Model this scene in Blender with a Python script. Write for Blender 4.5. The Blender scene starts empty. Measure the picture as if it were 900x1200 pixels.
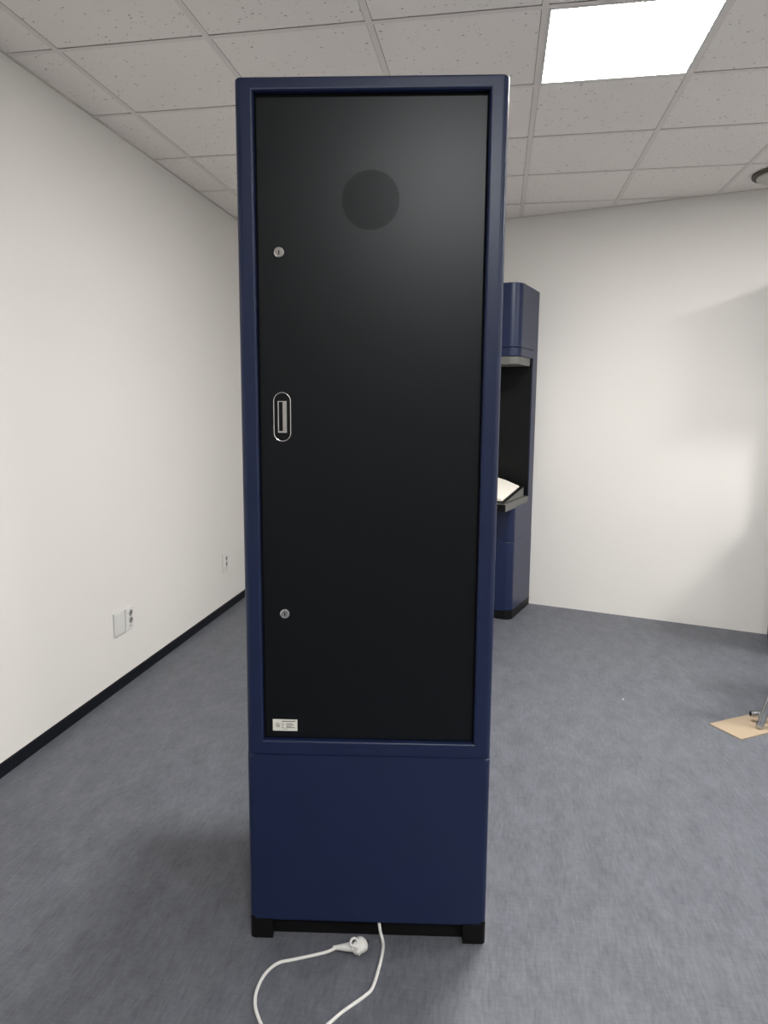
import bpy, bmesh, math
from mathutils import Vector, Matrix
from mathutils.geometry import delaunay_2d_cdt
C = bpy.context.scene.collection
scene = bpy.context.scene

# ------------------------------------------------------------------ camera
CAM_H = 1.45357
CEIL = CAM_H + 1.32724
FOCAL_PX = 842.469
cam_d = bpy.data.cameras.new('camera')
cam = bpy.data.objects.new('camera', cam_d)
C.objects.link(cam)
RIGHT = Vector((0.98412744, 0.17740737, 0.00445019))
UP = Vector((-0.02891737, 0.13557020, 0.99034565))
FWD = Vector((-0.17509130, 0.97475502, -0.13854851))
rot = Matrix((RIGHT, UP, -FWD)).transposed()
cam.matrix_world = Matrix.Translation((0, 0, CAM_H)) @ rot.to_4x4()
cam_d.sensor_fit = 'HORIZONTAL'
cam_d.sensor_width = 36.0
cam_d.lens = FOCAL_PX / 900 * 36
cam_d.shift_x = 17.501 / 900
cam_d.shift_y = -5.519 / 900
cam_d.clip_start = 0.02
scene.camera = cam

# ------------------------------------------------------------------ world, exposure
world = bpy.data.worlds.new('world')
scene.world = world
world.use_nodes = True
world.node_tree.nodes['Background'].inputs[0].default_value = (0.8, 0.85, 1, 1)
world.node_tree.nodes['Background'].inputs[1].default_value = 0.0
vs = scene.view_settings
vs.view_transform = 'Standard'
vs.look = 'None'
vs.gamma = 1
vs.use_curve_mapping = False
vs.exposure = 0.0
PANEL_STRENGTH = 76.0


# ------------------------------------------------------------------ materials
def lin(r, g, b):
    f = lambda c: (c / 255 / 12.92) if c / 255 <= 0.04045 else ((c / 255 + 0.055) / 1.055) ** 2.4
    return (f(r), f(g), f(b), 1)


def mat(name, col, rough=0.5, metal=0.0, spec=0.5, coat=0.0):
    m = bpy.data.materials.new(name)
    m.use_nodes = True
    b = m.node_tree.nodes['Principled BSDF']
    b.inputs['Base Color'].default_value = col
    b.inputs['Roughness'].default_value = rough
    b.inputs['Metallic'].default_value = metal
    b.inputs['Specular IOR Level'].default_value = spec
    b.inputs['Coat Weight'].default_value = coat
    return m


def nodes(m):
    return m.node_tree.nodes, m.node_tree.links, m.node_tree.nodes['Principled BSDF']


def noise_bump(m, scale, strength, dist=0.001, stretch=(1, 1, 1), detail=3):
    n, l, b = nodes(m)
    tc = n.new('ShaderNodeTexCoord')
    mp = n.new('ShaderNodeMapping')
    mp.inputs['Scale'].default_value = stretch
    t = n.new('ShaderNodeTexNoise')
    t.inputs['Scale'].default_value = scale
    t.inputs['Detail'].default_value = detail
    bp = n.new('ShaderNodeBump')
    bp.inputs['Strength'].default_value = strength
    bp.inputs['Distance'].default_value = dist
    l.new(tc.outputs['Object'], mp.inputs['Vector'])
    l.new(mp.outputs['Vector'], t.inputs['Vector'])
    l.new(t.outputs['Fac'], bp.inputs['Height'])
    l.new(bp.outputs['Normal'], b.inputs['Normal'])
    return t


M = {}
M['wall'] = mat('wall_paint', (0.78, 0.765, 0.735, 1), 0.7, spec=0.25)
noise_bump(M['wall'], 180, 0.10, 0.0006)
M['bar'] = mat('ceiling_grid_metal', (0.85, 0.80, 0.76, 1), 0.5, spec=0.3)
M['gap'] = mat('ceiling_edge_trim', (0.66, 0.62, 0.58, 1), 0.6, spec=0.2)
M['plenum'] = mat('ceiling_void', (0.12, 0.11, 0.10, 1), 0.9)


def ceiling_tile_material():
    m = mat('mineral_fibre_tile', (0.95, 0.905, 0.86, 1), 0.85, spec=0.15)
    n, l, b = nodes(m)
    geo = n.new('ShaderNodeNewGeometry')
    mp = n.new('ShaderNodeMapping')
    mp.inputs['Scale'].default_value = (1, 1.7, 0.0)
    l.new(geo.outputs['Position'], mp.inputs['Vector'])
    v = n.new('ShaderNodeTexVoronoi')
    v.inputs['Scale'].default_value = 34
    v.inputs['Randomness'].default_value = 1.0
    nz = n.new('ShaderNodeTexNoise')
    nz.inputs['Scale'].default_value = 90
    nz.inputs['Detail'].default_value = 2
    big = n.new('ShaderNodeTexNoise')
    big.inputs['Scale'].default_value = 16
    for t in (v, nz, big):
        l.new(mp.outputs['Vector'], t.inputs['Vector'])
    add = n.new('ShaderNodeMath'); add.operation = 'MULTIPLY_ADD'
    l.new(nz.outputs['Fac'], add.inputs[0]); add.inputs[1].default_value = 0.35
    l.new(v.outputs['Distance'], add.inputs[2])
    add2 = n.new('ShaderNodeMath'); add2.operation = 'MULTIPLY_ADD'
    l.new(big.outputs['Fac'], add2.inputs[0]); add2.inputs[1].default_value = 0.5
    l.new(add.outputs[0], add2.inputs[2])
    ramp = n.new('ShaderNodeMapRange')
    ramp.inputs['From Min'].default_value = 0.475
    ramp.inputs['From Max'].default_value = 0.565
    l.new(add2.outputs[0], ramp.inputs['Value'])
    mix = n.new('ShaderNodeMix'); mix.data_type = 'RGBA'
    mix.inputs['A'].default_value = (0.40, 0.37, 0.35, 1)
    mix.inputs['B'].default_value = (0.95, 0.905, 0.86, 1)
    l.new(ramp.outputs['Result'], mix.inputs['Factor'])
    l.new(mix.outputs['Result'], b.inputs['Base Color'])
    bp = n.new('ShaderNodeBump')
    bp.inputs['Strength'].default_value = 0.5
    bp.inputs['Distance'].default_value = 0.002
    l.new(ramp.outputs['Result'], bp.inputs['Height'])
    l.new(bp.outputs['Normal'], b.inputs['Normal'])
    return m


M['tile'] = ceiling_tile_material()


def floor_material():
    m = mat('grey_sheet_vinyl', (0.16, 0.165, 0.18, 1), 0.5, spec=0.4)
    n, l, b = nodes(m)
    geo = n.new('ShaderNodeNewGeometry')

    def layer(scale, stretch, rotz, detail=4):
        mp = n.new('ShaderNodeMapping')
        mp.inputs['Scale'].default_value = stretch
        mp.inputs['Rotation'].default_value = (0, 0, rotz)
        l.new(geo.outputs['Position'], mp.inputs['Vector'])
        t = n.new('ShaderNodeTexNoise')
        t.inputs['Scale'].default_value = scale
        t.inputs['Detail'].default_value = detail
        t.inputs['Roughness'].default_value = 0.65
        l.new(mp.outputs['Vector'], t.inputs['Vector'])
        return t.outputs['Fac']
    a = layer(20, (6, 0.9, 1), 0.12)
    c = layer(22, (0.9, 6, 1), 0.12)
    d = layer(9, (1.6, 0.7, 1), 0.12, 6)

    def mul(x, y, op):
        q = n.new('ShaderNodeMath'); q.operation = op
        for i, w in enumerate((x, y)):
            if isinstance(w, float):
                q.inputs[i].default_value = w
            else:
                l.new(w, q.inputs[i])
        return q.outputs[0]
    s = mul(mul(mul(a, 0.40, 'MULTIPLY'), mul(c, 0.22, 'MULTIPLY'), 'ADD'), mul(d, 0.38, 'MULTIPLY'), 'ADD')
    mr = n.new('ShaderNodeMapRange')
    mr.inputs['From Min'].default_value = 0.36
    mr.inputs['From Max'].default_value = 0.64
    l.new(s, mr.inputs['Value'])
    mix = n.new('ShaderNodeMix'); mix.data_type = 'RGBA'
    mix.inputs['A'].default_value = (0.076, 0.083, 0.099, 1)
    mix.inputs['B'].default_value = (0.154, 0.164, 0.190, 1)
    l.new(mr.outputs['Result'], mix.inputs['Factor'])
    l.new(mix.outputs['Result'], b.inputs['Base Color'])
    bp = n.new('ShaderNodeBump')
    bp.inputs['Strength'].default_value = 0.15
    bp.inputs['Distance'].default_value = 0.0008
    l.new(s, bp.inputs['Height'])
    l.new(bp.outputs['Normal'], b.inputs['Normal'])
    return m


M['floor'] = floor_material()
M['navy'] = mat('navy_powder_coat', (0.0085, 0.0155, 0.054, 1), 0.37, spec=0.42)
noise_bump(M['navy'], 900, 0.12, 0.0003)
M['door'] = mat('black_powder_coat', (0.0018, 0.0024, 0.0034, 1), 0.37, spec=0.33)
noise_bump(M['door'], 700, 0.08, 0.0003)
for k_ in ('navy', 'door'):
    M[k_].node_tree.nodes['Principled BSDF'].inputs['Specular Tint'].default_value = (0.90, 0.96, 1.0, 1)
M['black'] = mat('black_plastic', (0.004, 0.004, 0.0045, 1), 0.5, spec=0.2)
M['charcoal'] = mat('charcoal_plastic', (0.12, 0.12, 0.112, 1), 0.45, spec=0.5)
M['cavity'] = mat('dark_cavity', (0.004, 0.004, 0.004, 1), 0.9, spec=0.1)
M['base'] = mat('baseboard_vinyl', (0.004, 0.005, 0.009, 1), 0.45, spec=0.25)
M['chrome'] = mat('chrome', (0.75, 0.75, 0.74, 1), 0.18, 1.0)
M['alu'] = mat('brushed_aluminium', (0.55, 0.56, 0.57, 1), 0.22, 1.0)
noise_bump(M['alu'], 300, 0.04, 0.0005, (1, 1, 0.05))
M['white'] = mat('white_plastic', (0.72, 0.72, 0.70, 1), 0.38, spec=0.5)
M['cord'] = mat('white_cable_sheath', (0.74, 0.74, 0.72, 1), 0.45, spec=0.4)
M['label'] = mat('label_paper', (0.72, 0.72, 0.66, 1), 0.6, spec=0.3)
M['ink'] = mat('grey_print', (0.22, 0.22, 0.20, 1), 0.7, spec=0.2)
M['paper'] = mat('book_paper', (0.84, 0.82, 0.74, 1), 0.75, spec=0.2)
M['cover'] = mat('book_cover', (0.02, 0.02, 0.02, 1), 0.5)
M['socket'] = mat('grey_socket', (0.20, 0.20, 0.19, 1), 0.5)
M['fixture'] = mat('fixture_disc', (0.62, 0.62, 0.55, 1), 0.5, spec=0.3)
M['rim'] = mat('fixture_rim', (0.10, 0.085, 0.07, 1), 0.5, spec=0.3)


def cardboard_material():
    m = mat('corrugated_cardboard', (0.62, 0.44, 0.27, 1), 0.85, spec=0.15)
    n, l, b = nodes(m)
    t = noise_bump(m, 60, 0.2, 0.0008, (1, 8, 1))
    mix = n.new('ShaderNodeMix'); mix.data_type = 'RGBA'
    mix.inputs['A'].default_value = (0.35, 0.275, 0.195, 1)
    mix.inputs['B'].default_value = (0.41, 0.33, 0.24, 1)
    l.new(t.outputs['Fac'], mix.inputs['Factor'])
    l.new(mix.outputs['Result'], b.inputs['Base Color'])
    return m


M['card'] = cardboard_material()


def lamp_material():
    m = bpy.data.materials.new('lit_diffuser')
    m.use_nodes = True
    b = m.node_tree.nodes['Principled BSDF']
    b.inputs['Base Color'].default_value = (0.8, 0.8, 0.8, 1)
    b.inputs['Emission Color'].default_value = (1.0, 0.975, 0.945, 1)
    b.inputs['Emission Strength'].default_value = PANEL_STRENGTH
    return m


M['lamp'] = lamp_material()


# ------------------------------------------------------------------ helpers
def harden(o):
    w = o.modifiers.new('weighted_normals', 'WEIGHTED_NORMAL')
    w.keep_sharp = True
    w.weight = 90


def link(name, me, material, parent=None, smooth=False, angle=0.6):
    o = bpy.data.objects.new(name, me)
    C.objects.link(o)
    if material is not None and not me.materials:
        me.materials.append(material)
    if parent is not None:
        o.parent = parent
    if smooth:
        me.shade_smooth()
        me.set_sharp_from_angle(angle=angle)
        harden(o)
    return o


def obj(name, bm, material, parent=None, smooth=False, angle=0.6):
    me = bpy.data.meshes.new(name)
    bmesh.ops.recalc_face_normals(bm, faces=bm.faces[:])
    bm.to_mesh(me)
    bm.free()
    return link(name, me, material, parent, smooth, angle)


def thing(name, label, cat, loc=(0, 0, 0), rz=0.0, group=None):
    o = bpy.data.objects.new(name, None)
    o.empty_display_size = 0.1
    C.objects.link(o)
    o.location = loc
    o.rotation_euler = (0, 0, rz)
    return tag(o, label, cat, group)


def tag(o, label, cat, group=None):
    o['label'] = label
    o['category'] = cat
    if group:
        o['group'] = group
    return o


def struct(o):
    o['kind'] = 'structure'
    return o


def copy_tree(o, parent=None):
    c = o.copy()
    C.objects.link(c)
    c.parent = parent
    for ch in list(o.children):
        copy_tree(ch, c)
    return c


def box(x0, x1, y0, y1, z0, z1, bevel=0.0, seg=2, bm=None):
    own = bm is None
    t = bmesh.new()
    r = bmesh.ops.create_cube(t, size=1)
    for v in r['verts']:
        v.co = Vector(((x0 + x1) / 2 + v.co.x * (x1 - x0), (y0 + y1) / 2 + v.co.y * (y1 - y0), (z0 + z1) / 2 + v.co.z * (z1 - z0)))
    if bevel:
        bmesh.ops.bevel(t, geom=t.edges[:], offset=bevel, segments=seg, profile=0.5, affect='EDGES')
    if own:
        return t
    me = bpy.data.meshes.new('tmp')
    t.to_mesh(me); t.free()
    bm.from_mesh(me)
    bpy.data.meshes.remove(me)
    return bm


def prism(outline, z0, z1, bevel=0.0, seg=2):
    """outline: list of (x, y) counter-clockwise; extruded along z."""
    t = bmesh.new()
    lo = [t.verts.new((x, y, z0)) for x, y in outline]
    hi = [t.verts.new((x, y, z1)) for x, y in outline]
    fb = t.faces.new(lo[::-1])
    ft = t.faces.new(hi)
    n = len(outline)
    for i in range(n):
        t.faces.new((lo[i], lo[(i + 1) % n], hi[(i + 1) % n], hi[i]))
    if bevel:
        es = list(ft.edges) + list(fb.edges)
        bmesh.ops.bevel(t, geom=es, offset=bevel, segments=seg, profile=0.5, affect='EDGES')
    return t


def arc(cx, cy, r, a0, a1, n):
    return [(cx + r * math.cos(math.radians(a0 + (a1 - a0) * i / n)), cy + r * math.sin(math.radians(a0 + (a1 - a0) * i / n))) for i in range(n + 1)]


def rrect(x0, x1, y0, y1, rf, rb, n=8):
    """plan outline: rf = corner radius on the y0 side, rb on the y1 side."""
    o = []
    o += arc(x0 + rf, y0 + rf, rf, 180, 270, n) if rf else [(x0, y0)]
    o += arc(x1 - rf, y0 + rf, rf, 270, 360, n) if rf else [(x1, y0)]
    o += arc(x1 - rb, y1 - rb, rb, 0, 90, n) if rb else [(x1, y1)]
    o += arc(x0 + rb, y1 - rb, rb, 90, 180, n) if rb else [(x0, y1)]
    return o


def plate(outer, holes, y0, y1):
    """plate in the xz plane with holes, thickness y0..y1 (CDT for the faces)."""
    pts, edges = [], []
    loops = [outer] + holes
    for lp in loops:
        s = len(pts)
        pts += [Vector(p) for p in lp]
        edges += [(s + i, s + (i + 1) % len(lp)) for i in range(len(lp))]
    vs_, es_, fs_, _, _, _ = delaunay_2d_cdt(pts, edges, [], 0, 1e-7)

    def inside(p, lp):
        c = False
        for i in range(len(lp)):
            (xa, ya), (xb, yb) = lp[i], lp[i - 1]
            if (ya > p[1]) != (yb > p[1]) and p[0] < (xb - xa) * (p[1] - ya) / (yb - ya) + xa:
                c = not c
        return c
    t = bmesh.new()
    A = [t.verts.new((v.x, y0, v.y)) for v in vs_]
    B = [t.verts.new((v.x, y1, v.y)) for v in vs_]
    cnt = {}
    for f in fs_:
        cx = sum(vs_[i].x for i in f) / len(f)
        cy = sum(vs_[i].y for i in f) / len(f)
        if not inside((cx, cy), outer) or any(inside((cx, cy), h) for h in holes):
            continue
        t.faces.new([A[i] for i in f])
        t.faces.new([B[i] for i in f[::-1]])
        for i in range(len(f)):
            e = (f[i], f[(i + 1) % len(f)])
            k = tuple(sorted(e))
            cnt.setdefault(k, []).append(e)
    for k, e in cnt.items():
        if len(e) == 1:
            i, j = e[0]
            t.faces.new((A[j], A[i], B[i], B[j]))
    for v in [v for v in t.verts if not v.link_faces]:
        t.verts.remove(v)
    return t


def lathe(profile, n=32, axis='z', centre=(0, 0, 0), bm=None):
    """profile: list of (r, h); revolved about the axis."""
    t = bm or bmesh.new()

    def place(r, h, a):
        x, y = r * math.cos(a), r * math.sin(a)
        p = {'z': (x, y, h), 'y': (x, h, y), 'x': (h, x, y)}[axis]
        return Vector(p) + Vector(centre)
    rings = []
    for r, h in profile:
        if r < 1e-6:
            rings.append([t.verts.new(place(0, h, 0))])
        else:
            rings.append([t.verts.new(place(r, h, 2 * math.pi * i / n)) for i in range(n)])
    for a, b in zip(rings, rings[1:]):
        for i in range(n):
            j = (i + 1) % n
            if len(a) == 1 and len(b) == 1:
                continue
            if len(a) == 1:
                t.faces.new((a[0], b[i], b[j]))
            elif len(b) == 1:
                t.faces.new((a[i], a[j], b[0]))
            else:
                t.faces.new((a[i], a[j], b[j], b[i]))
    return t


def smooth_path(pts, n=10):
    P = [Vector(p) for p in pts]
    P = [P[0] * 2 - P[1]] + P + [P[-1] * 2 - P[-2]]
    out = []
    for i in range(1, len(P) - 2):
        p0, p1, p2, p3 = P[i - 1:i + 3]
        for k in range(n):
            t = k / n
            out.append(0.5 * ((2 * p1) + (p2 - p0) * t + (2 * p0 - 5 * p1 + 4 * p2 - p3) * t * t + (3 * p1 - p0 - 3 * p2 + p3) * t ** 3))
    out.append(P[-2])
    return out


def tube(path, radius, n=12, bm=None, closed=False, cap=True):
    """radius: float or list along the path."""
    t = bm or bmesh.new()
    P = [Vector(p) for p in path]
    m = len(P)
    rad = radius if isinstance(radius, list) else [radius] * m
    tan = []
    for i in range(m):
        a = P[(i - 1) % m] if (closed or i > 0) else P[i]
        b = P[(i + 1) % m] if (closed or i < m - 1) else P[i]
        tan.append((b - a).normalized())
    ref = Vector((0, 0, 1)) if abs(tan[0].z) < 0.9 else Vector((1, 0, 0))
    nrm = (ref - tan[0] * ref.dot(tan[0])).normalized()
    rings = []
    for i in range(m):
        nrm = (nrm - tan[i] * nrm.dot(tan[i])).normalized()
        bi = tan[i].cross(nrm)
        rings.append([t.verts.new(P[i] + (nrm * math.cos(2 * math.pi * k / n) + bi * math.sin(2 * math.pi * k / n)) * rad[i]) for k in range(n)])
    rng = range(m) if closed else range(m - 1)
    for i in rng:
        a, b = rings[i], rings[(i + 1) % m]
        for k in range(n):
            t.faces.new((a[k], a[(k + 1) % n], b[(k + 1) % n], b[k]))
    if cap and not closed:
        t.faces.new(rings[0][::-1])
        t.faces.new(rings[-1])
    return t


def boolean_cut(o, cutter):
    md = o.modifiers.new('cut', 'BOOLEAN')
    md.operation = 'DIFFERENCE'
    md.solver = 'EXACT'
    md.object = cutter
    dg = bpy.context.evaluated_depsgraph_get()
    me = bpy.data.meshes.new_from_object(o.evaluated_get(dg))
    o.modifiers.clear()
    old = o.data
    o.data = me
    me.name = old.name + '_cut'
    bpy.data.meshes.remove(old)
    cm = cutter.data
    bpy.data.objects.remove(cutter)
    bpy.data.meshes.remove(cm)


# ------------------------------------------------------------------ room geometry
XL = -1.8962                      # left wall
XR = 3.9                          # right wall, out of frame
YF = -4.8                         # wall behind the camera
TH = -0.30203                      # skew of the end wall
WD = Vector((math.cos(TH), math.sin(TH), 0))       # along the end wall, to the right
WN = Vector((math.sin(TH), -math.cos(TH), 0))      # out of the end wall, into the room
WA = Vector((0.25941, 5.36516, 0))                 # foot of the end wall beside the far kiosk


def wall_y(x):
    return WA.y + (x - WA.x) * WD.y / WD.x


ROOM = [(XL, YF), (XR, YF), (XR, wall_y(XR)), (XL, wall_y(XL))]

fl = struct(obj('floor', prism([(XL - .2, YF - .2), (XR + .2, YF - .2), (XR + .2, wall_y(XR + .2) + .2), (XL - .2, wall_y(XL - .2) + .2)], -0.1, 0.0), M['floor']))
struct(obj('wall_left', box(XL - 0.12, XL, YF - .1, wall_y(XL) + .2, 0, CEIL + .1), M['wall']))
struct(obj('wall_right', box(XR, XR + 0.12, YF - .1, wall_y(XR) + .1, 0, CEIL + .1), M['wall']))
struct(obj('wall_rear', box(XL - .12, XR + .12, YF - 0.12, YF, 0, CEIL + .1), M['wall']))
wl = -WN * 0.12
p0 = WA + WD * ((XL - .1 - WA.x) / WD.x)
p1 = WA + WD * ((XR + .1 - WA.x) / WD.x)
struct(obj('wall_back', prism([(p0.x, p0.y), (p1.x, p1.y), ((p1 + wl).x, (p1 + wl).y), ((p0 + wl).x, (p0 + wl).y)], 0, CEIL + .1), M['wall']))
bb = prism([(XL, YF), (XL + 0.008, YF), (XL + 0.008, wall_y(XL + .008)), (XL, wall_y(XL))], 0, 0.055)
es = [e for e in bb.edges if all(abs(v.co.z - 0.055) < 1e-5 and abs(v.co.x - XL - 0.008) < 1e-5 for v in e.verts)]
bmesh.ops.bevel(bb, geom=es, offset=0.005, segments=3, affect='EDGES')
struct(obj('baseboard_left', bb, M['base'], smooth=True))

# ---------------------------------------------------------------- ceiling: slab, lay-in tiles, grid bars
PHI = 0.00122
GX, GY, T = -1.68816, 2.67588, 0.6
cph, sph = math.cos(PHI), math.sin(PHI)


def grid_to_world(u, v):
    return (GX + u * cph - v * sph, GY + u * sph + v * cph)


def clip(poly, cw):
    """clip polygon to the convex counter-clockwise polygon cw."""
    out = poly
    for i in range(len(cw)):
        a, b = cw[i], cw[(i + 1) % len(cw)]
        side = lambda p: (b[0] - a[0]) * (p[1] - a[1]) - (b[1] - a[1]) * (p[0] - a[0])
        inp, out = out, []
        for k in range(len(inp)):
            p, q = inp[k], inp[(k + 1) % len(inp)]
            sp, sq = side(p), side(q)
            if sp >= 0:
                out.append(p)
            if (sp >= 0) != (sq >= 0):
                t = sp / (sp - sq)
                out.append((p[0] + (q[0] - p[0]) * t, p[1] + (q[1] - p[1]) * t))
        if len(out) < 3:
            return []
    return out


def area(p):
    return abs(sum(p[i - 1][0] * p[i][1] - p[i][0] * p[i - 1][1] for i in range(len(p)))) / 2


ceiling = struct(obj('ceiling', prism([(XL - .1, YF - .1), (XR + .1, YF - .1), (XR + .1, wall_y(XR) + .3), (XL - .1, wall_y(XL) + .3)], CEIL + 0.075, CEIL + 0.15), M['plenum']))
PANELS = [(3, 0), (7, 0), (3, -6), (7, -6)]
BW = 0.0115                        # half width of a grid bar
full_tile = None
for i in range(-1, 12):
    for j in range(-14, 8):
        if (i, j) in PANELS:
            continue
        gx_, gy_ = BW + 0.0015, BW + 0.0045
        ux0, ux1, uy0, uy1 = i * T + gx_, (i + 1) * T - gx_, j * T + BW, (j + 1) * T - gy_
        cell = [grid_to_world(ux0, uy0), grid_to_world(ux1, uy0), grid_to_world(ux1, uy1), grid_to_world(ux0, uy1)]
        pc = clip(cell, ROOM)
        if not pc or area(pc) < 1e-4:
            continue
        if len(pc) == 4 and area(pc) > (ux1 - ux0) * (uy1 - uy0) * 0.9999:
            if full_tile is None:
                full_tile = bpy.data.meshes.new('ceiling_tile')
                tb = prism([(-T / 2 + gx_, -T / 2 + BW), (T / 2 - gx_, -T / 2 + BW), (T / 2 - gx_, T / 2 - gy_), (-T / 2 + gx_, T / 2 - gy_)], 0, 0.014)
                tb.to_mesh(full_tile); tb.free()
            o = link('ceiling_tile', full_tile, M['tile'], ceiling)
            cx, cy = grid_to_world((i + .5) * T, (j + .5) * T)
            o.location = (cx, cy, CEIL + 0.0015)
            o.rotation_euler = (0, 0, PHI)
        else:
            obj('ceiling_tile', prism(pc, CEIL + 0.0015, CEIL + 0.0155), M['tile'], ceiling)
for i in range(0, 12):
    pc = clip([grid_to_world(i * T - BW, -9.5), grid_to_world(i * T + BW, -9.5), grid_to_world(i * T + BW, 5), grid_to_world(i * T - BW, 5)], ROOM)
    if pc:
        obj('grid_bar', prism(pc, CEIL, CEIL + 0.0012), M['bar'], ceiling)
for j in range(-15, 7):
    pc = clip([grid_to_world(-1, j * T - BW), grid_to_world(8, j * T - BW), grid_to_world(8, j * T + BW), grid_to_world(-1, j * T + BW)], ROOM)
    if pc and area(pc) > 1e-3:
        obj('grid_bar', prism(pc, CEIL + 0.0002, CEIL + 0.0011), M['bar'], ceiling)
struct(obj('trim_1', prism([(XL, YF), (XL + 0.006, YF), (XL + 0.006, wall_y(XL + .006)), (XL, wall_y(XL))], CEIL - 0.005, CEIL + 0.004), M['gap']))
q0, q1 = WA + WD * ((XL - WA.x) / WD.x), WA + WD * ((XR - WA.x) / WD.x)
q2, q3 = q1 + WN * 0.006, q0 + WN * 0.006
struct(obj('trim_2', prism([(q.x, q.y) for q in (q1, q0, q3, q2)], CEIL - 0.004, CEIL + 0.004), M['gap']))

# ---------------------------------------------------------------- ceiling lights
PLABEL = {
    (3, 0): 'lit square white ceiling light panel above and right of the tall navy kiosk',
    (7, 0): 'lit square ceiling light panel right of the frame, lighting the end wall',
    (3, -6): 'lit square ceiling light panel just behind the camera',
    (7, -6): 'lit square ceiling light panel behind and to the right of the camera'}
first = None
for ij in PANELS:
    i, j = ij
    cx, cy = grid_to_world((i + .5) * T, (j + .5) * T)
    if first is None:
        first = thing('ceiling_light', PLABEL[ij], 'ceiling light', (cx, cy, CEIL), PHI, 'square ceiling light panels')
        hs, hi = T / 2 - 0.012, T / 2 - 0.022
        sq = lambda h: [(-h, -h), (h, -h), (h, h), (-h, h)]
        fr = plate(sq(hs), [sq(hi)], -0.03, 0.001)
        bmesh.ops.rotate(fr, verts=fr.verts[:], cent=(0, 0, 0), matrix=Matrix.Rotation(math.radians(-90), 3, 'X'))
        obj('frame', fr, M['white'], first)
        obj('diffuser', prism(sq(hi), 0.0, 0.004), M['lamp'], first)
        obj('housing', prism(sq(hs), 0.0302, 0.045), M['white'], first)
    else:
        c = copy_tree(first)
        c.location = (cx, cy, CEIL)
        c['label'] = PLABEL[ij]

# ---------------------------------------------------------------- kiosk
KW, KH = 0.645, 2.218
HW = KW / 2
COL = 0.135       # depth of the back column
SEAM = 0.5365
CU = 0.3175       # centre line, as measured from the left foot corner seen from behind


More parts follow.
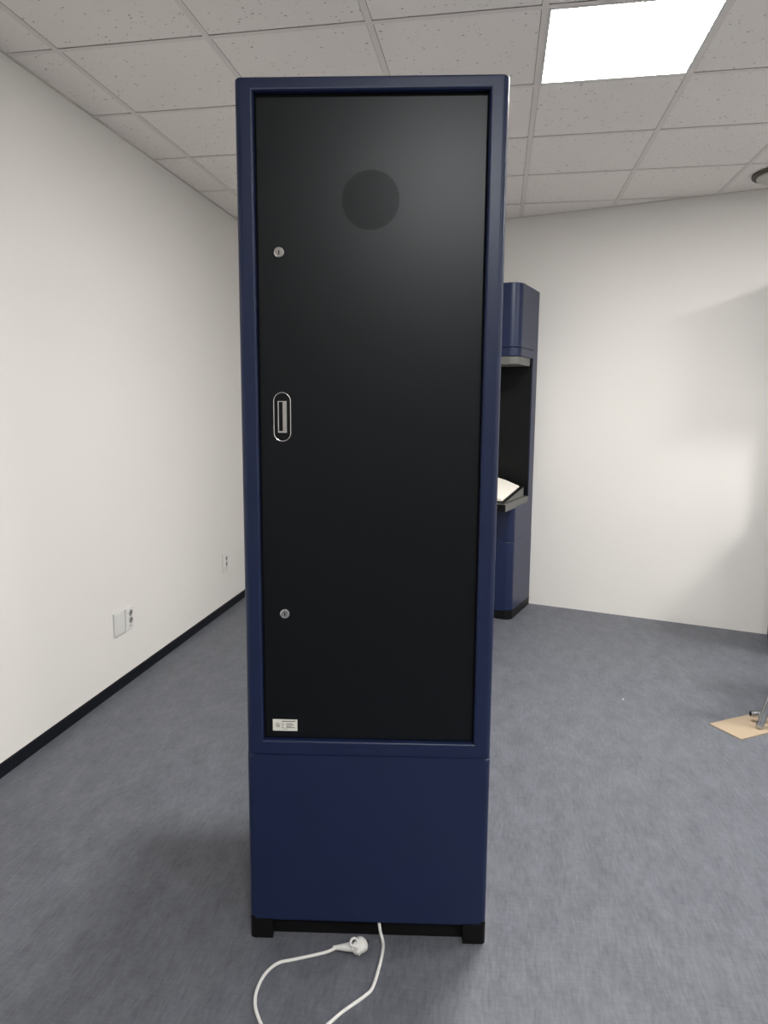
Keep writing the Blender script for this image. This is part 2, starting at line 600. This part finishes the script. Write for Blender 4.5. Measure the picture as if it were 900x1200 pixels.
def kiosk(label, group):
    root = thing('self_service_kiosk', label, 'kiosk', group=group)
    nv, bk = M['navy'], M['black']
    # feet: left and right skids with rounded front corners
    for s in (-1, 1):
        x0, x1 = (-HW, -HW + 0.062) if s < 0 else (HW - 0.062, HW)
        out = [(x0, -0.45), (x1, -0.45), (x1, 0), (x0, 0)]
        if s > 0:
            out = [(x0, -0.49)] + arc(x1 - 0.05, -0.44, 0.05, 270, 360, 8) + arc(x1 - 0.012, -0.012, 0.012, 0, 90, 4) + [(x0, 0)]
        else:
            out = arc(x0 + 0.05, -0.44, 0.05, 180, 270, 8) + [(x1, -0.49), (x1, 0)] + arc(x0 + 0.012, -0.012, 0.012, 90, 180, 4)
        obj('foot', prism(out, 0, 0.06, 0.002), bk, root, True)
    obj('toe_panel', box(-HW + 0.062, HW - 0.062, -0.488, -0.478, 0.0, 0.06), bk, root)
    obj('toe_panel', box(-HW + 0.062, HW - 0.062, -0.034, -0.026, 0.0, 0.0598), bk, root)
    obj('base_rail', box(-HW + 0.062, HW - 0.062, -0.012, -0.004, 0.054, 0.0598), nv, root)
    # lower cabinet
    obj('lower_body', prism(rrect(-HW, HW, -0.49, 0, 0.05, 0.016), 0.06, SEAM, 0.009, 6), nv, root, True, 0.5)
    # middle cabinet under the shelf, in front of the back column
    obj('middle_body', prism(rrect(-HW, HW, -0.49, -COL + 0.0005, 0.05, 0), SEAM + 0.001, 0.775, 0.0025), nv, root, True, 0.5)
    # back column with the recessed service door
    colm = obj('back_frame', box(-HW, HW, -COL, -0.005, SEAM, KH), nv, root)
    t = bmesh.new(); t.from_mesh(colm.data)
    ed = [e for e in t.edges if all(v.co.y > -0.0051 for v in e.verts) and abs(e.verts[0].co.z - e.verts[1].co.z) > 0.5]
    bmesh.ops.bevel(t, geom=ed, offset=0.016, segments=6, profile=0.5, affect='EDGES')
    ed = [e for e in t.edges if all(v.co.z > KH - 1e-4 for v in e.verts) and any(v.co.y > -COL + 1e-4 for v in e.verts)]
    bmesh.ops.bevel(t, geom=ed, offset=0.006, segments=3, profile=0.5, affect='EDGES')
    ed = [e for e in t.edges if all(v.co.z < SEAM + 0.0001 for v in e.verts)]
    bmesh.ops.bevel(t, geom=ed, offset=0.0008, segments=1, profile=0.5, affect='EDGES')
    t.to_mesh(colm.data); t.free()
    # opening as u from the viewer's left when seen from behind -> local x = HW - u
    ox0, ox1, oz0, oz1 = CU - 0.5945, CU - 0.0395, 0.575, 2.186
    cut = obj('cutter', box(ox0, ox1, -0.025, 0.1, oz0, oz1, 0), nv)
    boolean_cut(colm, cut)
    colm.data.shade_smooth(); colm.data.set_sharp_from_angle(angle=0.5)
    harden(colm)
    t = bmesh.new(); t.from_mesh(colm.data)
    bmesh.ops.dissolve_limit(t, angle_limit=0.001, verts=t.verts[:], edges=t.edges[:])
    inr = lambda v: ox0 - 1e-4 < v.co.x < ox1 + 1e-4 and oz0 - 1e-4 < v.co.z < oz1 + 1e-4 and abs(v.co.y + 0.005) < 1e-4
    ed = [e for e in t.edges if inr(e.verts[0]) and inr(e.verts[1])]
    bmesh.ops.bevel(t, geom=ed, offset=0.007, segments=6, profile=0.5, affect='EDGES')
    t.to_mesh(colm.data); t.free()
    colm.data.shade_smooth(); colm.data.set_sharp_from_angle(angle=0.5)
    # shadow gap lining behind the door
    obj('gap_seal', box(ox0, ox1, -0.0248, -0.0240, oz0, oz1), M['cavity'], root)
    g = 0.0045
    dx0, dx1, dz0, dz1 = ox0 + g, ox1 - g, oz0 + 0.003, oz1 - 0.009
    gx, gz, gr = CU - 0.3173, 1.9455, 0.0692
    hx, hz, hw_, hh = CU - 0.0978, 1.427, 0.0205, 0.0600
    circ = arc(gx, gz, gr, 0, 360, 72)[:-1]
    stad = arc(hx, hz + hh - hw_, hw_, 0, 180, 14) + arc(hx, hz - hh + hw_, hw_, 180, 360, 14)
    DY = -0.0205                     # outer face of the door
    door = obj('door', plate([(dx0, dz0), (dx1, dz0), (dx1, dz1), (dx0, dz1)], [circ, stad], -0.0238, DY), M['door'], root)
    # perforated speaker grille: concentric rings of round holes
    NR = 17
    pitch = gr / (NR + 0.5)
    t = bmesh.new()
    for k in range(0, NR + 1):
        n = max(1, 6 * k)
        r0, r1 = (k - 0.5) * pitch, (k + 0.5) * pitch
        hr = pitch * 0.36
        if k == 0:
            o_ = [(pitch * 0.5 * math.cos(math.radians(45 * q)), pitch * 0.5 * math.sin(math.radians(45 * q))) for q in range(8)]
            cells = [((0, 0), o_)]
        else:
            cells = []
            da = 2 * math.pi / n
            for m_ in range(n):
                a = m_ * da
                pol = lambda r, an: (r * math.cos(an), r * math.sin(an))
                rm = k * pitch
                o_ = [pol(rm, a + da / 2), pol(r1, a + da / 2), pol(r1, a), pol(r1, a - da / 2), pol(rm, a - da / 2), pol(r0, a - da / 2), pol(r0, a), pol(r0, a + da / 2)]
                cells.append((pol(rm, a), o_))
        for (cx, cz), o_ in cells:
            ov = [t.verts.new((gx + x, DY, gz + z)) for x, z in o_]
            iv = []
            for x, z in o_:
                d = math.hypot(x - cx, z - cz)
                iv.append(t.verts.new((gx + cx + (x - cx) / d * hr, DY, gz + cz + (z - cz) / d * hr)))
            for q in range(8):
                t.faces.new((ov[q], ov[(q + 1) % 8], iv[(q + 1) % 8], iv[q]))
    gl = obj('speaker_grille', t, M['door'], door)
    gl['label'] = 'round perforated black speaker grille'
    obj('grille_backing', lathe([(0, -0.0237), (gr, -0.0237), (gr, -0.0232), (0, -0.0232)], 48, 'y', (gx, 0, gz)), M['cavity'], door)
    # flush pull handle
    t = bmesh.new()
    ring = [Vector((x, DY + 0.0008, z)) for x, z in arc(hx, hz + hh - hw_, hw_ + 0.0005, 0, 180, 14) + arc(hx, hz - hh + hw_, hw_ + 0.0005, 180, 360, 14)]
    tube(ring, 0.0014, 8, t, closed=True)
    hd = obj('flush_handle', t, M['chrome'], door, True)
    hd['label'] = 'chrome rimmed flush pull handle'
    obj('handle_pocket', plate(stad, [], -0.0237, -0.0227), M['black'], door)
    lev = obj('handle_lever', box(hx - 0.0115, hx + 0.0115, -0.0226, DY + 0.0015, hz - 0.040, hz + 0.040, 0.001), M['chrome'], door)
    obj('lever_slot', box(hx + 0.001 - 0.002, hx + 0.0085, DY + 0.0012, DY + 0.0017, hz - 0.035, hz + 0.0375), M['black'], door)
    # two cam locks
    for lz, lu in ((1.8238, 0.0950), (0.9188, 0.0987)):
        lx = CU - lu
        lk = obj('lock', lathe([(0.0135, DY), (0.0135, DY + 0.003), (0.0122, DY + 0.006), (0.0100, DY + 0.0068), (0.0094, DY + 0.0060), (0, DY + 0.0060)], 28, 'y', (lx, 0, lz)), M['chrome'], door, True, 0.5)
        lk['label'] = 'round chrome cam lock'
        obj('key_slot', box(lx - 0.0012, lx + 0.0012, DY + 0.0058, DY + 0.0064, lz - 0.005, lz + 0.005), M['black'], door)
    # rating label
    sx0, sx1, sz0, sz1 = CU - 0.1281, CU - 0.0622, 0.5955, 0.6277
    st = obj('rating_label', box(sx0, sx1, DY, DY + 0.0005, sz0, sz1), M['label'], door)
    st['label'] = 'small white printed rating label'
    t = bmesh.new()
    yy = (DY + 0.0005, DY + 0.0007)
    U = lambda f: sx1 - f * (sx1 - sx0)      # f from the viewer's left
    Z = lambda f: sz1 - f * (sz1 - sz0)
    for f0, f1, z0, z1 in ((.36, .92, .13, .21), (.12, .26, .34, .40), (.12, .30, .48, .56), (.14, .28, .62, .68), (.36, .46, .36, .42), (.36, .44, .52, .58), (.36, .46, .70, .76),
                           (.54, .80, .34, .40), (.54, .86, .46, .52), (.54, .76, .58, .64), (.54, .90, .68, .75), (.40, .62, .85, .89)):
        box(U(f1), U(f0), yy[0], yy[1], Z(z1), Z(z0), bm=t)
    obj('print', t, M['ink'], door)
    # front of the machine: head, lip, niche and shelf
    obj('upper_body', prism(rrect(-HW, HW, -0.49, -COL + 0.0005, 0.075, 0), 1.815, KH, 0.003), nv, root, True, 0.5)
    obj('head_band', prism(rrect(-HW, HW, -0.487, -COL + 0.0005, 0.073, 0), 1.759, 1.811, 0.002), nv, root, True, 0.5)
    obj('head_lip', prism(rrect(-HW + 0.004, HW - 0.004, -0.485, -0.19, 0.07, 0.012), 1.705, 1.755, 0.004), M['charcoal'], root, True, 0.5)
    obj('head_core', prism(rrect(-HW + 0.008, HW - 0.008, -0.48, -COL, 0.066, 0), 1.72, 1.83), M['cavity'], root)
    obj('niche_panel', box(-HW + 0.006, HW - 0.006, -COL - 0.004, -COL, 0.813, 1.755), bk, root)
    sl = obj('shelf', box(-HW, HW, -0.68, -COL - 0.0005, 0.764, 0.812, 0.003), M['charcoal'], root, True)
    obj('front_shade', box(-HW + 0.001, HW - 0.001, -0.683, -0.6795, 0.765, 0.811, 0.001), bk, sl)  # black facing: the shade on the shelf's front edge, put into the colour
    t = bmesh.new()
    for q in range(4):
        box(-HW + 0.02, HW - 0.02, -0.6845, -0.6828, 0.771 + q * 0.010, 0.774 + q * 0.010, bm=t)
    obj('front_vent', t, M['cavity'], sl)
    # sloping book cradle on the shelf
    t = bmesh.new()
    pr = [(-0.19, 0.816), (-0.19, 0.8785), (-0.66, 0.8185), (-0.66, 0.816)]
    L = [t.verts.new((-HW + 0.02, y, z)) for y, z in pr]
    R_ = [t.verts.new((HW - 0.02, y, z)) for y, z in pr]
    t.faces.new(L); t.faces.new(R_[::-1])
    for q in range(4):
        t.faces.new((L[q], R_[q], R_[(q + 1) % 4], L[(q + 1) % 4]))
    cr = obj('book_cradle', t, M['charcoal'], root)
    obj('cradle_base', box(-HW + 0.024, HW - 0.024, -0.655, -0.195, 0.812, 0.816), M['cavity'], cr)
    t = bmesh.new()
    pr = [(-0.19, 0.8786), (-0.19, 0.884), (-0.66, 0.819), (-0.66, 0.8186)]
    L = [t.verts.new((-HW + 0.018, y, z)) for y, z in pr]
    R_ = [t.verts.new((HW - 0.018, y, z)) for y, z in pr]
    t.faces.new(L); t.faces.new(R_[::-1])
    for q in range(4):
        t.faces.new((L[q], R_[q], R_[(q + 1) % 4], L[(q + 1) % 4]))
    obj('cradle_mat', t, bk, cr)
    return root


KG = 'navy self service kiosks'
C1 = Vector((-0.63065, 1.71730, 0))
C2 = Vector((0.00154, 1.80797, 0))
k_ang = math.atan2(C2.y - C1.y, C2.x - C1.x)
main_kiosk = kiosk('tall navy kiosk seen from behind with black service door, nearest the camera', KG)
main_kiosk.location = C1 + (C2 - C1).normalized() * CU
main_kiosk.rotation_euler = (0, 0, math.pi + k_ang)

far_kiosk = copy_tree(main_kiosk)
far_kiosk['label'] = 'far navy kiosk against the end wall with open book on its shelf'
far_kiosk.location = WA - WD * HW + WN * 0.006
far_kiosk.rotation_euler = (0, 0, TH)
far_kiosk.scale = (1, 1, 1.018)

side_kiosk = copy_tree(main_kiosk)
side_kiosk['label'] = 'navy kiosk at the right frame edge, its shadow falling on the end wall'
side_kiosk.location = WA + WD * (1.562 + HW) + WN * 0.006
side_kiosk.rotation_euler = (0, 0, TH)
side_kiosk.scale = (1, 1, 1.018)

# ---------------------------------------------------------------- open book on the far kiosk
FK = Matrix.LocRotScale(far_kiosk.location, far_kiosk.rotation_euler, far_kiosk.scale)
slope = math.atan2(0.884 - 0.819, 0.47)
bo = Vector((0.06, -0.43, 0.819 + (0.66 - 0.43) * math.tan(slope)))
book = thing('open_book', 'thick open book with white pages on the far kiosk shelf', 'book')
wl_ = FK @ bo
book.location = wl_ + Vector((0, 0, 0.0012))
book.rotation_euler = (Matrix.Rotation(TH, 3, 'Z') @ Matrix.Rotation(slope * 1.018, 3, 'X')).to_euler()
BWid, BLen = 0.222, 0.2
obj('cover', box(-BWid - 0.004, BWid + 0.004, -BLen - 0.003, BLen + 0.003, 0, 0.003), M['cover'], book)
for s in (-1, 1):
    t = bmesh.new()
    prof = [(0.0, 0.003), (0.0, 0.040), (0.01, 0.052), (0.03, 0.060), (0.07, 0.062), (0.12, 0.050), (0.17, 0.030), (BWid - 0.004, 0.012), (BWid, 0.003)]
    P = [Vector((s * x, 0, z)) for x, z in prof]
    a = [t.verts.new((p.x, -BLen, p.z)) for p in P]
    b = [t.verts.new((p.x, BLen, p.z)) for p in P]
    for q in range(len(P)):
        r = (q + 1) % len(P)
        t.faces.new((a[q], a[r], b[r], b[q]))
    t.faces.new(a); t.faces.new(b[::-1])
    obj('page_block', t, M['paper'], book, True, 0.7)

# ---------------------------------------------------------------- wall plates on the left wall
def wall_plate(name, label, cat, y0, y1, z0, z1, sockets, group=None):
    r = thing(name, label, cat, (XL, (y0 + y1) / 2, (z0 + z1) / 2), 0, group)
    w, h = (y1 - y0) / 2, (z1 - z0) / 2
    obj('plate', box(0, 0.010, -w, w, -h, h, 0.003), M['white'], r, True)
    if not sockets:
        obj('face', box(0.010, 0.0125, -w + 0.008, w - 0.008, -h + 0.008, h - 0.008, 0.001), M['white'], r)
        return r
    obj('face', box(0.010, 0.012, -w + 0.007, w - 0.007, -h + 0.007, h - 0.007, 0.001), M['white'], r)
    for sz in (h * 0.5, -h * 0.12):
        so = obj('socket', lathe([(0.0205, 0.012), (0.0205, 0.0150), (0.0185, 0.0155), (0.0178, 0.0125), (0, 0.0125)], 28, 'x', (0, 0.004, sz)), M['white'], r, True, 0.5)
        obj('socket_well', lathe([(0.0172, 0.0125), (0.0172, 0.0130), (0, 0.0130)], 24, 'x', (0, 0.004, sz)), M['socket'], so)
        for dy in (-0.0095, 0.0095):
            obj('pin_hole', lathe([(0.0028, 0.0130), (0.0028, 0.0134), (0, 0.0134)], 12, 'x', (0, 0.004 + dy, sz)), M['cavity'], so)
    obj('rating_mark', box(0.012, 0.0122, -0.012, 0.010, -h * 0.62, -h * 0.55), M['ink'], r)
    return r


wall_plate('wall_blank_plate', 'blank white plate on the left wall beside the nearer double outlet', 'wall plate', 3.238, 3.342, 0.284, 0.406, False)
wall_plate('wall_outlet', 'white double outlet on the left wall beside the blank plate', 'outlet', 3.350, 3.428, 0.281, 0.404, True, 'left wall outlets')
wall_plate('wall_outlet', 'white double outlet alone on the left wall, close to the navy kiosk', 'outlet', 4.706, 4.796, 0.286, 0.412, True, 'left wall outlets')

# ---------------------------------------------------------------- power cord
# positions measured on the floor (metres)
cord = thing('power_cord', 'white power cord with round plug looping on the floor before the kiosk', 'power cord', (-0.36, 1.62, 0))
O = Vector((-0.36, 1.62, 0))
path = [(-0.290, 1.786, 0.075), (-0.288, 1.784, 0.050), (-0.282, 1.777, 0.022), (-0.273, 1.763, 0.006), (-0.268, 1.733, 0.0045), (-0.268, 1.675, 0.0045), (-0.273, 1.606, 0.0045),
        (-0.287, 1.575, 0.0045), (-0.331, 1.519, 0.0045), (-0.357, 1.479, 0.0045), (-0.386, 1.437, 0.0045), (-0.430, 1.409, 0.0045), (-0.480, 1.415, 0.0045),
        (-0.518, 1.453, 0.0045), (-0.545, 1.495, 0.0045), (-0.557, 1.542, 0.0045), (-0.553, 1.596, 0.0045), (-0.532, 1.636, 0.0045), (-0.495, 1.656, 0.0045), (-0.459, 1.674, 0.0045), (-0.415, 1.696, 0.006), (-0.390, 1.710, 0.012)]
obj('cable', tube([p - O for p in smooth_path(path, 8)], 0.0042, 10), M['cord'], cord, True)
# plug: strain relief, round body with flanged face, pull ring facing up, two prongs on the far side
e0 = Vector((-0.390, 1.710, 0.012)) - O
bc = Vector((-0.330, 1.711, 0.0225)) - O
pd = (bc - e0).normalized()
relief = [e0 + pd * d for d in (-0.010, 0, 0.014, 0.030, 0.044)]
obj('strain_relief', tube(relief, [0.0052, 0.0062, 0.0085, 0.0110, 0.0130], 14), M['white'], cord, True)
axis = Vector((0.42, 0.88, -0.06)).normalized()
t = lathe([(0, -0.017), (0.010, -0.017), (0.0150, -0.014), (0.0175, -0.006), (0.0175, 0.004), (0.0205, 0.006), (0.0205, 0.013), (0.0190, 0.016), (0, 0.016)], 28)
qm = Vector((0, 0, 1)).rotation_difference(axis).to_matrix().to_4x4()
bmesh.ops.transform(t, matrix=Matrix.Translation(bc) @ qm, verts=t.verts[:])
plug = obj('plug', t, M['white'], cord, True, 0.5)
sidev = axis.cross(Vector((0, 0, 1))).normalized()
for s in (-1, 1):
    a0 = bc + axis * 0.016 + sidev * 0.0085 * s
    obj('prong', tube([a0, a0 + axis * 0.012, a0 + axis * 0.016, a0 + axis * 0.0175], [0.0024, 0.0024, 0.0022, 0.0012], 10), M['chrome'], plug, True)
t = bmesh.new()
for q in (-1, 1):        # moulded finger grips on the back of the plug
    g0 = bc - axis * 0.012 + sidev * 0.010 * q
    tube([g0 + Vector((0, 0, -0.012)), g0 - axis * 0.004, g0 + Vector((0, 0, 0.010))], [0.003, 0.0055, 0.003], 10, t)
obj('finger_grip', t, M['white'], plug, True)
rc = bc - axis * 0.010 + Vector((-0.006, 0, 0.0175))
rx = Vector((1, 0.05, 0)).normalized()
ry = Vector((-0.03, 0.62, 0.78)).normalized()
ringp = [rc + rx * (0.0098 * math.cos(2 * math.pi * q / 24)) + ry * (0.0098 * math.sin(2 * math.pi * q / 24)) for q in range(24)]
obj('pull_ring', tube(ringp, 0.0032, 10, closed=True), M['white'], plug, True)

# ---------------------------------------------------------------- cardboard sheet, metal stand, scrap
cb = Vector((0.998, 3.396, 0))
du = Vector((0.835, 0.55, 0)).normalized()
dv = Vector((0.55, -0.835, 0)).normalized()
corners = [cb, cb + dv * 0.172, cb + dv * 0.172 + du * 0.40, cb + du * 0.40]
t = prism([((p - cb).x, (p - cb).y) for p in corners], 0.0, 0.005)
card = tag(obj('cardboard_sheet', t, M['card']), 'flat piece of light brown cardboard on the grey floor under metal leg', 'cardboard')
card.location = cb

lf = Vector((1.209, 3.383, 0.0078))
stand = thing('tubular_stand', 'aluminium tube stand at the right edge, its leg on the cardboard', 'stand', lf)
lean = Vector((0.25, 0.02, 1)).normalized()


def leg(base, vec, length):
    lg = obj('leg', tube([base + vec * 0.012, base + vec * length], 0.0165, 20), M['alu'], stand, True)
    obj('foot_cap', tube([base, base + vec * 0.006, base + vec * 0.02], [0.0165, 0.0178, 0.0178], 20), M['alu'], lg, True)


z3 = Vector((0, 0, 0))
leg(z3, lean, 0.62)
leg(Vector((0.62, -0.02, -0.005)), Vector((-0.16, 0.02, 1)).normalized(), 0.62)
leg(Vector((0.34, 0.36, -0.005)), Vector((0.16, -0.02, 1)).normalized(), 0.62)
leg(Vector((0.74, 0.34, -0.005)), Vector((-0.16, -0.02, 1)).normalized(), 0.62)
br = obj('floor_bar', tube([Vector((-0.015, 0.075, 0.035)), Vector((0.52, 0.035, 0.05))], 0.0155, 18), M['alu'], stand, True)
obj('bar_end_cap', tube([Vector((-0.019, 0.0753, 0.0349)), Vector((-0.0149, 0.075, 0.035))], 0.0105, 18), M['black'], br)
obj('seat_board', box(0.07, 0.66, -0.05, 0.06, 0.61, 0.635, 0.004), M['charcoal'], stand)
obj('seat_board', box(0.30, 0.70, 0.07, 0.39, 0.61, 0.635, 0.004), M['charcoal'], stand)

t = bmesh.new()
bmesh.ops.create_icosphere(t, subdivisions=1, radius=0.005)
for k, v in enumerate(t.verts):
    v.co = Vector((v.co.x * (1 + 0.3 * math.sin(k * 2.1)), v.co.y * (1 + 0.3 * math.cos(k * 1.7)), max(v.co.z, -0.003) * 0.8 + 0.0024))
scrap = tag(obj('paper_scrap', t, M['white']), 'tiny white scrap on the open grey floor', 'scrap')
scrap.location = (0.651, 3.619, 0)

# ---------------------------------------------------------------- round ceiling fixture
fx = thing('ceiling_fixture', 'round pale ceiling disc with dark rim at the right edge above end wall', 'ceiling fixture', (1.558, 4.655, CEIL))
obj('rim', lathe([(0, -0.001), (0.155, -0.001), (0.172, -0.004), (0.172, -0.014), (0.160, -0.020), (0.150, -0.016), (0, -0.016)], 48), M['rim'], fx, True, 0.5)
obj('disc', lathe([(0.147, -0.0165), (0.147, -0.026), (0.138, -0.031), (0, -0.035)], 48), M['fixture'], fx, True, 0.5)
